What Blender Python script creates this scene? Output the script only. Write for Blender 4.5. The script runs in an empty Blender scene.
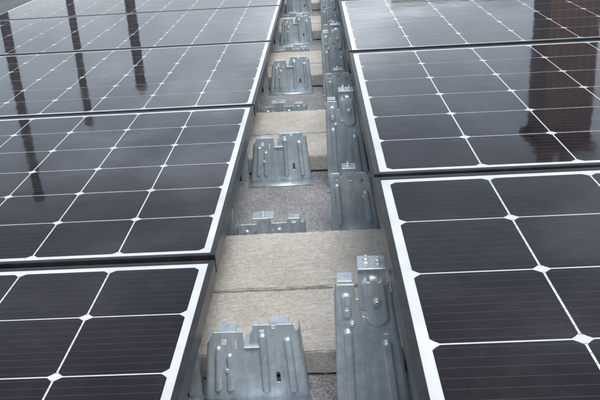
import bpy, bmesh, math, random
from mathutils import Matrix, Vector
random.seed(7)
scene=bpy.context.scene
scene.view_settings.view_transform='Standard'
try: scene.view_settings.look='None'
except Exception: pass
scene.view_settings.exposure=0

# ---------------------------------------------------------------- helpers
def newmat(name):
    m=bpy.data.materials.new(name); m.use_nodes=True
    nt=m.node_tree
    return m,nt,nt.nodes['Principled BSDF']
def N(nt,t,**k):
    n=nt.nodes.new(t)
    for a,b in k.items(): setattr(n,a,b)
    return n
def ramp(nt,fac,stops):
    r=N(nt,'ShaderNodeValToRGB')
    el=r.color_ramp.elements
    while len(el)<len(stops): el.new(0.5)
    for e,(p,c) in zip(el,stops):
        e.position=p; e.color=(c[0],c[1],c[2],1)
    nt.links.new(fac,r.inputs['Fac']); return r.outputs['Color']
def noise(nt,scale,detail=4,rough=.6,vec=None):
    n=N(nt,'ShaderNodeTexNoise'); n.inputs['Scale'].default_value=scale
    n.inputs['Detail'].default_value=detail; n.inputs['Roughness'].default_value=rough
    if vec: nt.links.new(vec,n.inputs['Vector'])
    return n.outputs['Fac']
def objc(nt): return N(nt,'ShaderNodeTexCoord').outputs['Object']
def geo(nt): return N(nt,'ShaderNodeNewGeometry').outputs['Position']
def bump(nt,b,h,strength,dist):
    n=N(nt,'ShaderNodeBump'); n.inputs['Strength'].default_value=strength; n.inputs['Distance'].default_value=dist
    nt.links.new(h,n.inputs['Height']); nt.links.new(n.outputs['Normal'],b.inputs['Normal']); return n
def mul(nt,a,b,fac=1.0,mode='MULTIPLY'):
    m=N(nt,'ShaderNodeMix',data_type='RGBA',blend_type=mode)
    m.inputs['Factor'].default_value=fac
    nt.links.new(a,m.inputs['A']); nt.links.new(b,m.inputs['B']); return m.outputs['Result']
def glass_layer(nt,b):
    b.inputs['IOR'].default_value=1.38
    p=geo(nt)
    r=N(nt,'ShaderNodeMapRange'); r.inputs['From Min'].default_value=.35; r.inputs['From Max'].default_value=.7
    r.inputs['To Min'].default_value=.02; r.inputs['To Max'].default_value=.09
    nt.links.new(noise(nt,5,4,.65,p),r.inputs['Value']); nt.links.new(r.outputs['Result'],b.inputs['Roughness'])
    bump(nt,b,noise(nt,9,2,.5,p),.3,.0012)

# cells
m_cell,nt,b=newmat('silicon_cell')
oc=objc(nt)
w=N(nt,'ShaderNodeTexWave',wave_type='BANDS',bands_direction='X'); w.inputs['Scale'].default_value=95
nt.links.new(oc,w.inputs['Vector'])
c1=ramp(nt,w.outputs['Fac'],[(0,(.006,.006,.0075)),(1,(.011,.0108,.0135))])
c2=ramp(nt,noise(nt,2.2,3,.6,geo(nt)),[(.3,(.8,.8,.88)),(.7,(1.35,1.15,1.15))])
cc=mul(nt,c1,c2)
dn=noise(nt,14,6,.75,geo(nt))
dr=N(nt,'ShaderNodeMapRange'); dr.inputs['From Min'].default_value=.42; dr.inputs['From Max'].default_value=.85
dr.inputs['To Min'].default_value=0; dr.inputs['To Max'].default_value=.028
nt.links.new(dn,dr.inputs['Value'])
# fine rain specks / dust dots
sv=N(nt,'ShaderNodeTexVoronoi'); sv.inputs['Scale'].default_value=70; nt.links.new(geo(nt),sv.inputs['Vector'])
sr=N(nt,'ShaderNodeMapRange'); sr.inputs['From Min'].default_value=.10; sr.inputs['From Max'].default_value=.04; sr.inputs['To Min'].default_value=0; sr.inputs['To Max'].default_value=.05
nt.links.new(sv.outputs['Distance'],sr.inputs['Value'])
ad=N(nt,'ShaderNodeMath',operation='ADD'); nt.links.new(dr.outputs['Result'],ad.inputs[0]); nt.links.new(sr.outputs['Result'],ad.inputs[1])
mx=N(nt,'ShaderNodeMix',data_type='RGBA'); nt.links.new(ad.outputs[0],mx.inputs['Factor'])
nt.links.new(cc,mx.inputs['A']); mx.inputs['B'].default_value=(.45,.43,.42,1)
nt.links.new(mx.outputs['Result'],b.inputs['Base Color'])
glass_layer(nt,b)
m_back,nt,b=newmat('white_backsheet')
nt.links.new(ramp(nt,noise(nt,12,5,.6,geo(nt)),[(.3,(.50,.52,.54)),(.7,(.63,.65,.66))]),b.inputs['Base Color']); glass_layer(nt,b)
m_bus,nt,b=newmat('busbar_silver'); b.inputs['Base Color'].default_value=(.10,.10,.115,1); b.inputs['Metallic'].default_value=.3; b.inputs['Roughness'].default_value=.35
m_frame,nt,b=newmat('black_anodised_frame')
nt.links.new(ramp(nt,noise(nt,30,5,.6,geo(nt)),[(.3,(.016,.017,.019)),(.7,(.038,.039,.042))]),b.inputs['Base Color'])
b.inputs['Metallic'].default_value=.4; b.inputs['Roughness'].default_value=.34

def galv(name,lo,hi,metal=.5):
    m,nt,b=newmat(name)
    p=geo(nt)
    v=N(nt,'ShaderNodeTexVoronoi'); v.inputs['Scale'].default_value=120; nt.links.new(p,v.inputs['Vector'])
    a=ramp(nt,noise(nt,16,6,.7,p),[(.3,lo),(.68,hi)])
    bw=N(nt,'ShaderNodeRGBToBW'); nt.links.new(v.outputs['Color'],bw.inputs['Color'])
    s=ramp(nt,bw.outputs['Val'],[(0,(.90,.90,.90)),(1,(1.06,1.06,1.06))])
    st=N(nt,'ShaderNodeMapping'); st.inputs['Scale'].default_value=(60,60,5); nt.links.new(p,st.inputs['Vector'])
    s2=ramp(nt,noise(nt,1,5,.7,st.outputs['Vector']),[(.35,(.78,.78,.78)),(.6,(1.03,1.03,1.03))])
    nt.links.new(mul(nt,mul(nt,a,s),s2),b.inputs['Base Color'])
    b.inputs['Metallic'].default_value=metal
    r=N(nt,'ShaderNodeMapRange'); r.inputs['To Min'].default_value=.25; r.inputs['To Max'].default_value=.5
    nt.links.new(noise(nt,22,5,.7,p),r.inputs['Value']); nt.links.new(r.outputs['Result'],b.inputs['Roughness'])
    bump(nt,b,noise(nt,45,4,.6,p),.12,.0015)
    return m
m_galv=galv('galvanised_steel',(.37,.44,.49),(.58,.66,.71))
m_bolt=galv('bolt_steel',(.6,.6,.6),(.8,.8,.8),.7)

m_conc,nt,b=newmat('concrete_paver')
p=geo(nt)
a=ramp(nt,noise(nt,6,7,.7,p),[(.3,(.42,.40,.365)),(.55,(.54,.52,.48)),(.75,(.62,.60,.56))])
g=ramp(nt,noise(nt,420,3,.8,p),[(.32,(.5,.5,.48)),(.5,(1,1,1)),(.72,(1.25,1.23,1.2))])
g2=ramp(nt,noise(nt,90,4,.8,p),[(.3,(.75,.75,.73)),(.6,(1.06,1.06,1.05))])
nt.links.new(mul(nt,mul(nt,a,g),g2),b.inputs['Base Color']); b.inputs['Roughness'].default_value=.92
bump(nt,b,noise(nt,300,5,.75,p),.8,.003)

m_felt,nt,b=newmat('mineral_bitumen_felt')
p=geo(nt)
a=ramp(nt,noise(nt,4,6,.7,p),[(.3,(.2,.205,.215)),(.7,(.32,.325,.33))])
v=N(nt,'ShaderNodeTexVoronoi'); v.inputs['Scale'].default_value=400; nt.links.new(p,v.inputs['Vector'])
bw=N(nt,'ShaderNodeRGBToBW'); nt.links.new(v.outputs['Color'],bw.inputs['Color'])
g=ramp(nt,bw.outputs['Val'],[(.1,(.5,.5,.5)),(.55,(.95,.95,.95)),(.95,(1.6,1.6,1.55))])
nt.links.new(mul(nt,a,g),b.inputs['Base Color']); b.inputs['Roughness'].default_value=.85
bump(nt,b,bw.outputs['Val'],.5,.001)

def obj(name,bm,mats,parent=None,loc=(0,0,0),smooth=False):
    me=bpy.data.meshes.new(name); bm.to_mesh(me); bm.free()
    for m in mats: me.materials.append(m)
    if smooth:
        for f in me.polygons: f.use_smooth=True
    return link(name,me,parent,loc)
def link(name,me,parent=None,loc=(0,0,0)):
    o=bpy.data.objects.new(name,me); scene.collection.objects.link(o); o.location=loc
    if parent: o.parent=parent
    return o
def empty(name,loc=(0,0,0)):
    o=bpy.data.objects.new(name,None); scene.collection.objects.link(o); o.location=loc; o.empty_display_size=.1; return o
def box(bm,x0,x1,y0,y1,z0,z1,mi=0):
    vs=[bm.verts.new(c) for c in ((x0,y0,z0),(x1,y0,z0),(x1,y1,z0),(x0,y1,z0),(x0,y0,z1),(x1,y0,z1),(x1,y1,z1),(x0,y1,z1))]
    for f in ((3,2,1,0),(4,5,6,7),(0,1,5,4),(1,2,6,5),(2,3,7,6),(3,0,4,7)):
        fc=bm.faces.new([vs[i] for i in f]); fc.material_index=mi
def cyl(bm,x,y,z0,z1,r,n=16,mi=0,r2=None):
    r2=r if r2 is None else r2
    a=[bm.verts.new((x+r*math.cos(2*math.pi*i/n),y+r*math.sin(2*math.pi*i/n),z0)) for i in range(n)]
    c=[bm.verts.new((x+r2*math.cos(2*math.pi*i/n),y+r2*math.sin(2*math.pi*i/n),z1)) for i in range(n)]
    for i in range(n):
        bm.faces.new([a[i],a[(i+1)%n],c[(i+1)%n],c[i]]).material_index=mi
    bm.faces.new(c).material_index=mi; bm.faces.new(a[::-1]).material_index=mi

# ---------------------------------------------------------------- solar panel
PW,PD=1.629,1.000; CX,CY=.1585,.1592; LIP=.010
def face_mesh():
    bm=bmesh.new()
    def quad(x0,x1,y0,y1,z,mi):
        f=bm.faces.new([bm.verts.new(c) for c in ((x0,y0,z),(x1,y0,z),(x1,y1,z),(x0,y1,z))]); f.material_index=mi
    quad(LIP,PW-LIP,LIP,PD-LIP,0,1)
    mx=(PW-10*CX)/2; my=(PD-6*CY)/2; g=.0015; ch=.0095
    for i in range(10):
        for j in range(6):
            x0=mx+i*CX+g; x1=mx+(i+1)*CX-g; y0=my+j*CY+g; y1=my+(j+1)*CY-g
            k=.45
            pts=[(x0+ch,y0),(x1-ch,y0),(x1-ch*k,y0+ch*k),(x1,y0+ch),(x1,y1-ch),(x1-ch*k,y1-ch*k),(x1-ch,y1),(x0+ch,y1),(x0+ch*k,y1-ch*k),(x0,y1-ch),(x0,y0+ch),(x0+ch*k,y0+ch*k)]
            f=bm.faces.new([bm.verts.new((a,b_,.0003)) for a,b_ in pts]); f.material_index=0
    nb=9
    for j in range(6):
        for k in range(nb):
            y=my+j*CY+CY*(k+.5)/nb
            quad(mx+.004,PW-mx-.004,y-.00025,y+.00025,.0005,2)
    me=bpy.data.meshes.new('panel_face'); bm.to_mesh(me); bm.free()
    for m in (m_cell,m_back,m_bus): me.materials.append(m)
    return me
def frame_mesh():
    bm=bmesh.new()
    t,bz=.0018,-.035
    box(bm,0,LIP,0,PD,bz,t); box(bm,PW-LIP,PW,0,PD,bz,t)
    box(bm,LIP,PW-LIP,0,LIP,bz,t); box(bm,LIP,PW-LIP,PD-LIP,PD,bz,t)
    box(bm,LIP,PW-LIP,LIP,PD-LIP,-.006,-.003)
    me=bpy.data.meshes.new('panel_frame'); bm.to_mesh(me); bm.free(); me.materials.append(m_frame); return me
FM,RM=face_mesh(),frame_mesh()
def panel(x,y,z):
    e=empty('solar_panel',(x,y,z))
    e.rotation_euler=(random.uniform(-.002,.002),random.uniform(-.002,.002),random.uniform(-.0012,.0012))
    link('cell_face',FM,e)
    f=link('frame',RM,e)
    md=f.modifiers.new('bev','BEVEL'); md.width=.0008; md.segments=2
ZC=.785; ZL=ZC-.61; ZR=ZC-.455
XL,XR=-.206,.077
PP=1.012
YL,YR=1.253,1.213
for n in range(-2,8):
    panel(XL-PW,YL+n*PP-PP+.006,ZL)
    panel(XR,YR+n*PP-PP+.006,ZR)
for n in range(-1,8):
    panel(XR+PW+.3,YR+n*PP-PP+.006,ZR)

# ---------------------------------------------------------------- pressed brackets
def bracket_mesh(name,xb,xt,H,top,beads,slots,flange=.03,nu=100,nv=90,foot=.045):
    bm=bmesh.new()
    fl=3
    cols=[(0,fl-i) for i in range(fl)]+[(i/nu,0) for i in range(nu+1)]+[(1,i+1) for i in range(fl)]
    W=abs(xb[1]-xb[0])
    def P(u,k,v):
        zl=v*top(u)*H
        q=zl/H
        l=xb[0]+(xt[0]-xb[0])*q; r=xb[1]+(xt[1]-xb[1])*q
        x=l+(r-l)*u
        y=k/fl*flange
        if k==0:
            e=0
            for bu,v0,v1,ru,d in beads:
                bx=l+(r-l)*bu
                zc=min(max(zl,v0*H),v1*H)
                dd=math.hypot(x-bx,zl-zc)/(ru*W)
                s=max(0,min(1,(1.2-dd)/.38)); s=s*s*(3-2*s)
                e=max(e,s*d) if d>0 else (e+s*d)
            y-=e
            m=min(u,1-u)*W
            if m<.004: y+=(.004-m)*.6
        return (x,y,zl)
    grid=[[bm.verts.new(P(u,k,j/nv)) for j in range(nv+1)] for (u,k) in cols]
    for i in range(len(cols)-1):
        for j in range(nv):
            u=(cols[i][0]+cols[i+1][0])/2; k=cols[i][1]+cols[i+1][1]
            if k==0:
                z=(j+.5)/nv*top(u); hit=False
                for su,sv,ru,rv in slots:
                    if ((u-su)/ru)**4+((z-sv)/rv)**4<1: hit=True
                if hit: continue
            bm.faces.new([grid[i][j],grid[i+1][j],grid[i+1][j+1],grid[i][j+1]])
    bmesh.ops.recalc_face_normals(bm,faces=bm.faces)
    box(bm,xb[0]-.004,xb[1]+.004,-foot,.0,-.0,.0025)
    me=bpy.data.meshes.new(name); bm.to_mesh(me); bm.free(); me.materials.append(m_galv)
    for f in me.polygons: f.use_smooth=True
    return me
def hw_mesh(name,items):
    bm=bmesh.new()
    for it in items:
        if it[0]=='bolt':
            _,x,y,z,r=it
            cyl(bm,x,y,z,z+.0015,r*1.5,20,1); cyl(bm,x,y,z+.0015,z+.007,r,6,1); cyl(bm,x,y,z+.007,z+.0105,r*.5,12,1)
        elif it[0]=='fbolt':   # bolt head on the plate facing -Y
            _,x,y,z,r=it
            t=bmesh.new(); cyl(t,0,0,0,.0015,r*1.5,20,1); cyl(t,0,0,.0015,.006,r,6,1)
            t.transform(Matrix.Translation((x,y,z))@Matrix.Rotation(math.radians(90),4,'X'))
            mm=bpy.data.meshes.new('t'); t.to_mesh(mm); t.free(); bm.from_mesh(mm)
        elif it[0]=='box': box(bm,*it[1:])
    me=bpy.data.meshes.new(name); bm.to_mesh(me); bm.free(); me.materials.append(m_galv); me.materials.append(m_bolt); return me

def ss(x,a,b):
    t=max(0,min(1,(x-a)/(b-a))); return t*t*(3-2*t)
def top_mid(u):
    h=.88+.04*ss(u,.04,.06)
    h-=.20*(ss(u,.385,.395)-ss(u,.455,.465))
    h+=.08*(ss(u,.49,.50)-ss(u,.94,.97))
    h-=.05*(ss(u,.70,.71)-ss(u,.75,.76))
    h-=.10*(1-ss(u,0,.05))
    return h
mid=bracket_mesh('b_mid',(-.182,-.012),(-.164,-.024),.14,top_mid,
   [(.12,.16,.70,.022,.005),(.24,.16,.60,.022,.005),(.42,.0,.70,.055,-.012),(.60,.14,.84,.03,.006),(.73,.0,.9,.035,-.007),(.87,.14,.78,.03,.006)],
   [(.18,.80,.035,.035),(.31,.76,.015,.05),(.60,.93,.028,.02),(.73,.30,.02,.07)])
mid_hw=hw_mesh('mid_hw',[('box',-.110,-.076,-.006,.034,.100,.103),('bolt',-.092,.014,.103,.0048),('box',-.150,-.122,.0025,.03,.124,.1265),('box',-.070,-.038,.0025,.028,.1335,.136),('fbolt',-.140,-.001,.060,.004)])
def top_low(u):
    return .74+.20*(ss(u,.30,.31)-ss(u,.50,.51))+.14*(ss(u,.74,.75)-ss(u,.93,.94))-.12*(1-ss(u,0,.05))
low=bracket_mesh('b_low',(-.190,-.026),(-.186,-.030),.068,top_low,
   [(.15,.3,.45,.03,.005),(.40,.0,.75,.05,-.008),(.62,.3,.45,.035,.005),(.84,.25,.7,.03,.005)],
   [(.27,.45,.016,.14),(.53,.45,.015,.14),(.84,.8,.03,.04)],flange=.045,nv=40)
low_hw=hw_mesh('low_hw',[('box',-.15,-.10,.004,.045,.060,.0625),('bolt',-.125,.02,.0625,.0045),('box',-.066,-.04,.004,.03,.056,.0585)])
def top_tall(u):
    h=.90-.04*(1-ss(u,0,.05))
    h-=.09*(ss(u,.36,.365)-ss(u,.42,.425))
    h+=.09*(ss(u,.43,.44)-ss(u,.93,.94))
    h-=.07*ss(u,.94,1)
    return h
TH=.268
tall=bracket_mesh('b_tall',(.036,.150),(.038,.114),TH,top_tall,
   [(.20,.10,.60,.045,.007),(.50,.0,.62,.065,-.011),(.80,.12,.52,.05,.007),(.20,.72,.82,.05,.004),(.70,.70,.88,.14,.004)],
   [(.50,.72,.06,.022),(.20,.76,.035,.012),(.62,.93,.03,.011),(.82,.93,.03,.011),(.80,.60,.04,.014)],flange=.035,nu=120,nv=150)
tall_hw=hw_mesh('tall_hw',[('box',.072,.112,-.006,.036,TH*.99,TH*.99+.003),('bolt',.084,.016,TH*.99+.003,.0048),('bolt',.101,.010,TH*.99+.003,.0035),
   ('box',.042,.064,.0025,.03,TH*.905,TH*.905+.0025),('fbolt',.098,-.006,TH*.80,.004),('fbolt',.062,-.001,TH*.66,.003)])
def top_a(u):
    return .93-.06*(ss(u,.26,.27)-ss(u,.31,.32))+.07*(ss(u,.33,.34)-ss(u,.66,.67))-.08*ss(u,.90,.98)-.05*(1-ss(u,0,.05))
AH=.162
amid=bracket_mesh('b_a',(.044,.154),(.040,.130),AH,top_a,
   [(.17,.15,.72,.045,.006),(.50,.0,.70,.07,-.011),(.84,.2,.6,.045,.006)],
   [(.50,.84,.05,.03),(.17,.85,.035,.022),(.80,.80,.03,.022)],flange=.035)
a_hw=hw_mesh('a_hw',[('box',.070,.102,-.006,.030,AH*.99,AH*.99+.003),('bolt',.084,.012,AH*.99+.003,.0048),('fbolt',.120,-.001,AH*.55,.0035)])

DX=-.033
def bracket(me,hw,y,dx=0,leg=None):
    e=empty('steel_mounting_bracket',(dx+DX,y,.004))
    o=link('pressed_plate',me,e)
    s=o.modifiers.new('sol','SOLIDIFY'); s.thickness=.002; s.offset=0
    h=link('bolts_and_clamp',hw,e)
    bv=h.modifiers.new('bev','BEVEL'); bv.width=.0005; bv.segments=1
    if leg:
        bm=bmesh.new()
        for bx in leg: box(bm,*bx)
        g=obj('support_leg',bm,[m_galv],e)
    e.rotation_euler=(0,0,random.uniform(-.04,.04))
for n in range(-1,6):
    y=n*1.012
    bracket(mid,mid_hw,1.07+y,random.uniform(-.005,.005),[(-.21,-.188,.01,.035,0,ZL-.042)])
    bracket(low,low_hw,1.675+y,random.uniform(-.006,.006),[(-.23,-.195,.0,.03,0,ZL-.042)])
    bracket(tall,tall_hw,1.005+y,random.uniform(-.003,.003),[(.158,.19,.0,.035,0,ZR-.042)])
    bracket(amid,a_hw,1.715+y,random.uniform(-.005,.005),[(.165,.195,.0,.035,0,ZR-.042)])

# ballast pavers
def paver(x0,x1,y0,y1,z0,z1,rot=0):
    bm=bmesh.new()
    cx,cy=(x0+x1)/2,(y0+y1)/2
    box(bm,x0-cx,x1-cx,y0-cy,y1-cy,0,z1-z0)
    bmesh.ops.bevel(bm,geom=bm.edges[:],offset=.0025,segments=2,affect='EDGES')
    bmesh.ops.subdivide_edges(bm,edges=[e for e in bm.edges if e.calc_length()>.1],cuts=40,use_grid_fill=True)
    for v in bm.verts:
        v.co+=Vector((random.uniform(-1,1),random.uniform(-1,1),random.uniform(-1,1)))*.0009
    o=obj('concrete_paver',bm,[m_conc],None,(cx,cy,z0)); o.rotation_euler=(0,0,rot)
for n in range(-1,6):
    y=n*1.012
    r=random.uniform(-.008,.008)
    j=random.uniform(-.006,.006)+DX
    paver(-.38,.145+j,1.130+y,1.348+y,.008,.053,r)
    paver(-.37,.215+j,1.357+y,1.615+y,.008,.054,r+random.uniform(-.012,.012))
# bitumen roof
bm=bmesh.new(); box(bm,-9,9,-6,26,-.3,0); roof=obj('flat_roof',bm,[m_felt])
bm=bmesh.new()
for k in range(-2,9): box(bm,-1.7,6,.62+k*1.012,.62+k*1.012+.9,.0,.0035)
obj('roofing_felt_lap',bm,[m_felt])

# corrugated sheet deck left of array
m_cor,nt,b=newmat('corrugated_metal'); nt.links.new(ramp(nt,noise(nt,5,5,.6,geo(nt)),[(.3,(.12,.13,.14)),(.7,(.2,.21,.22))]),b.inputs['Base Color']); b.inputs['Metallic'].default_value=.4; b.inputs['Roughness'].default_value=.45
bm=bmesh.new(); prev=None
for i in range(400):
    x=-6+i*(6-1.9)/399; z=.08+.02*math.sin((x)*2*math.pi/.076)
    a,c=bm.verts.new((x,-3,z)),bm.verts.new((x,14,z))
    if prev: bm.faces.new([prev[0],a,c,prev[1]])
    prev=(a,c)
obj('corrugated_metal_sheet',bm,[m_cor],smooth=True)

# ---------------------------------------------------------------- distant surroundings (seen as reflections)
m_brick,nt,b=newmat('brown_brick')
br=N(nt,'ShaderNodeTexBrick'); br.inputs['Scale'].default_value=4; br.inputs['Color1'].default_value=(.15,.10,.08,1); br.inputs['Color2'].default_value=(.11,.08,.068,1); br.inputs['Mortar'].default_value=(.2,.18,.17,1)
nt.links.new(objc(nt),br.inputs['Vector']); nt.links.new(br.outputs['Color'],b.inputs['Base Color']); b.inputs['Roughness'].default_value=.9
m_dark,nt,b=newmat('dark_post'); nt.links.new(ramp(nt,noise(nt,.8,4,.6,geo(nt)),[(.3,(.06,.06,.065)),(.7,(.10,.10,.10))]),b.inputs['Base Color']); b.inputs['Roughness'].default_value=.7
m_win,nt,b=newmat('window_glass'); b.inputs['Base Color'].default_value=(.03,.035,.04,1); b.inputs['Roughness'].default_value=.08
bh=empty('brick_building',(0,0,0))
bm=bmesh.new(); box(bm,1.6,14,17,26,0,2.3); box(bm,1.5,14.1,16.9,17.0,2.1,2.4); obj('walls',bm,[m_brick],bh)
bm=bmesh.new()
for i in range(5): box(bm,2+i*2.4,3.3+i*2.4,16.96,17.0,.9,1.9)
obj('windows',bm,[m_win],bh)
ch=empty('brick_chimney',(0,0,0))
bm=bmesh.new(); box(bm,3.5,4.25,12.2,13.2,0,4.0); box(bm,3.42,4.33,12.1,13.3,4.0,4.15)
obj('stack',bm,[m_brick],ch)
bm=bmesh.new(); cyl(bm,3.7,12.7,4.15,4.5,.13,16); cyl(bm,4.05,12.7,4.15,4.5,.13,16); obj('pots',bm,[m_brick],ch)
for (x,y,h,r) in ((-4.1,10.3,3.5,.065),(-3.3,10.6,2.5,.05),(-2.6,11,2.1,.07)):  # unseen stand-in posts, added to mirror as dark streaks in the left panels
    e=empty('reflection_post',(x,y,0))
    bm=bmesh.new(); cyl(bm,0,0,0,h,r,24); cyl(bm,0,0,0,.15,r*2,24,r2=r*1.1); cyl(bm,0,0,h,h+.12,r*1.4,24,r2=r*.5); obj('post',bm,[m_dark],e)
m_gr,nt,b=newmat('ground_grass'); nt.links.new(ramp(nt,noise(nt,.2,5,.6,geo(nt)),[(.3,(.05,.07,.03)),(.7,(.09,.1,.05))]),b.inputs['Base Color'])
bm=bmesh.new(); box(bm,-1500,1500,-1500,1500,-8.2,-8); obj('ground',bm,[m_gr])

# ---------------------------------------------------------------- world + sun
SE,SR=math.radians(62),math.radians(160)
wd=bpy.data.worlds.new('World'); scene.world=wd; wd.use_nodes=True
nt=wd.node_tree; bg=nt.nodes['Background']
sky=N(nt,'ShaderNodeTexSky',sky_type='NISHITA'); sky.sun_disc=False; sky.sun_elevation=SE; sky.sun_rotation=SR
sky.dust_density=3; sky.air_density=1.2
hs=N(nt,'ShaderNodeHueSaturation'); hs.inputs['Saturation'].default_value=.35
nt.links.new(sky.outputs['Color'],hs.inputs['Color'])
tc=N(nt,'ShaderNodeTexCoord'); mp=N(nt,'ShaderNodeMapping'); mp.inputs['Scale'].default_value=(1,1,2.6)
nt.links.new(tc.outputs['Generated'],mp.inputs['Vector'])
cl=ramp(nt,noise(nt,3.2,7,.62,mp.outputs['Vector']),[(.35,(.75,.8,.86)),(.52,(1.1,1.14,1.18)),(.66,(1.9,1.92,1.95))])
sx=N(nt,'ShaderNodeSeparateXYZ'); nt.links.new(tc.outputs['Generated'],sx.inputs['Vector'])
hz=ramp(nt,sx.outputs['Z'],[(0,(1.8,1.8,1.8)),(.18,(1.5,1.5,1.52)),(.38,(.95,.97,1.0)),(.6,(1.05,1.05,1.05)),(.85,(1.55,1.53,1.5))])
nt.links.new(mul(nt,mul(nt,hs.outputs['Color'],cl),hz),bg.inputs['Color']); bg.inputs['Strength'].default_value=.15
L=bpy.data.lights.new('sun','SUN'); L.energy=1.3; L.angle=math.radians(25); L.color=(1,.98,.95)
so=bpy.data.objects.new('sun',L); scene.collection.objects.link(so)
d=Vector((math.sin(SR)*math.cos(SE),math.cos(SR)*math.cos(SE),math.sin(SE)))
so.rotation_euler=d.to_track_quat('Z','Y').to_euler()

# ---------------------------------------------------------------- camera
F=788.0
Yc=Vector((14,320,-F)).normalized()
s=.045
Xc=Vector((1,s,(14+320*s)/F)).normalized()
Zc=Xc.cross(Yc).normalized()
R=Matrix((Xc,Yc,Zc))
cam=bpy.data.cameras.new('camera'); co=bpy.data.objects.new('camera',cam); scene.collection.objects.link(co)
co.matrix_world=Matrix.Translation((0,0,ZC))@R.to_4x4()
cam.sensor_width=36; cam.lens=36*F/600; cam.clip_start=.02; cam.clip_end=5000
scene.camera=co
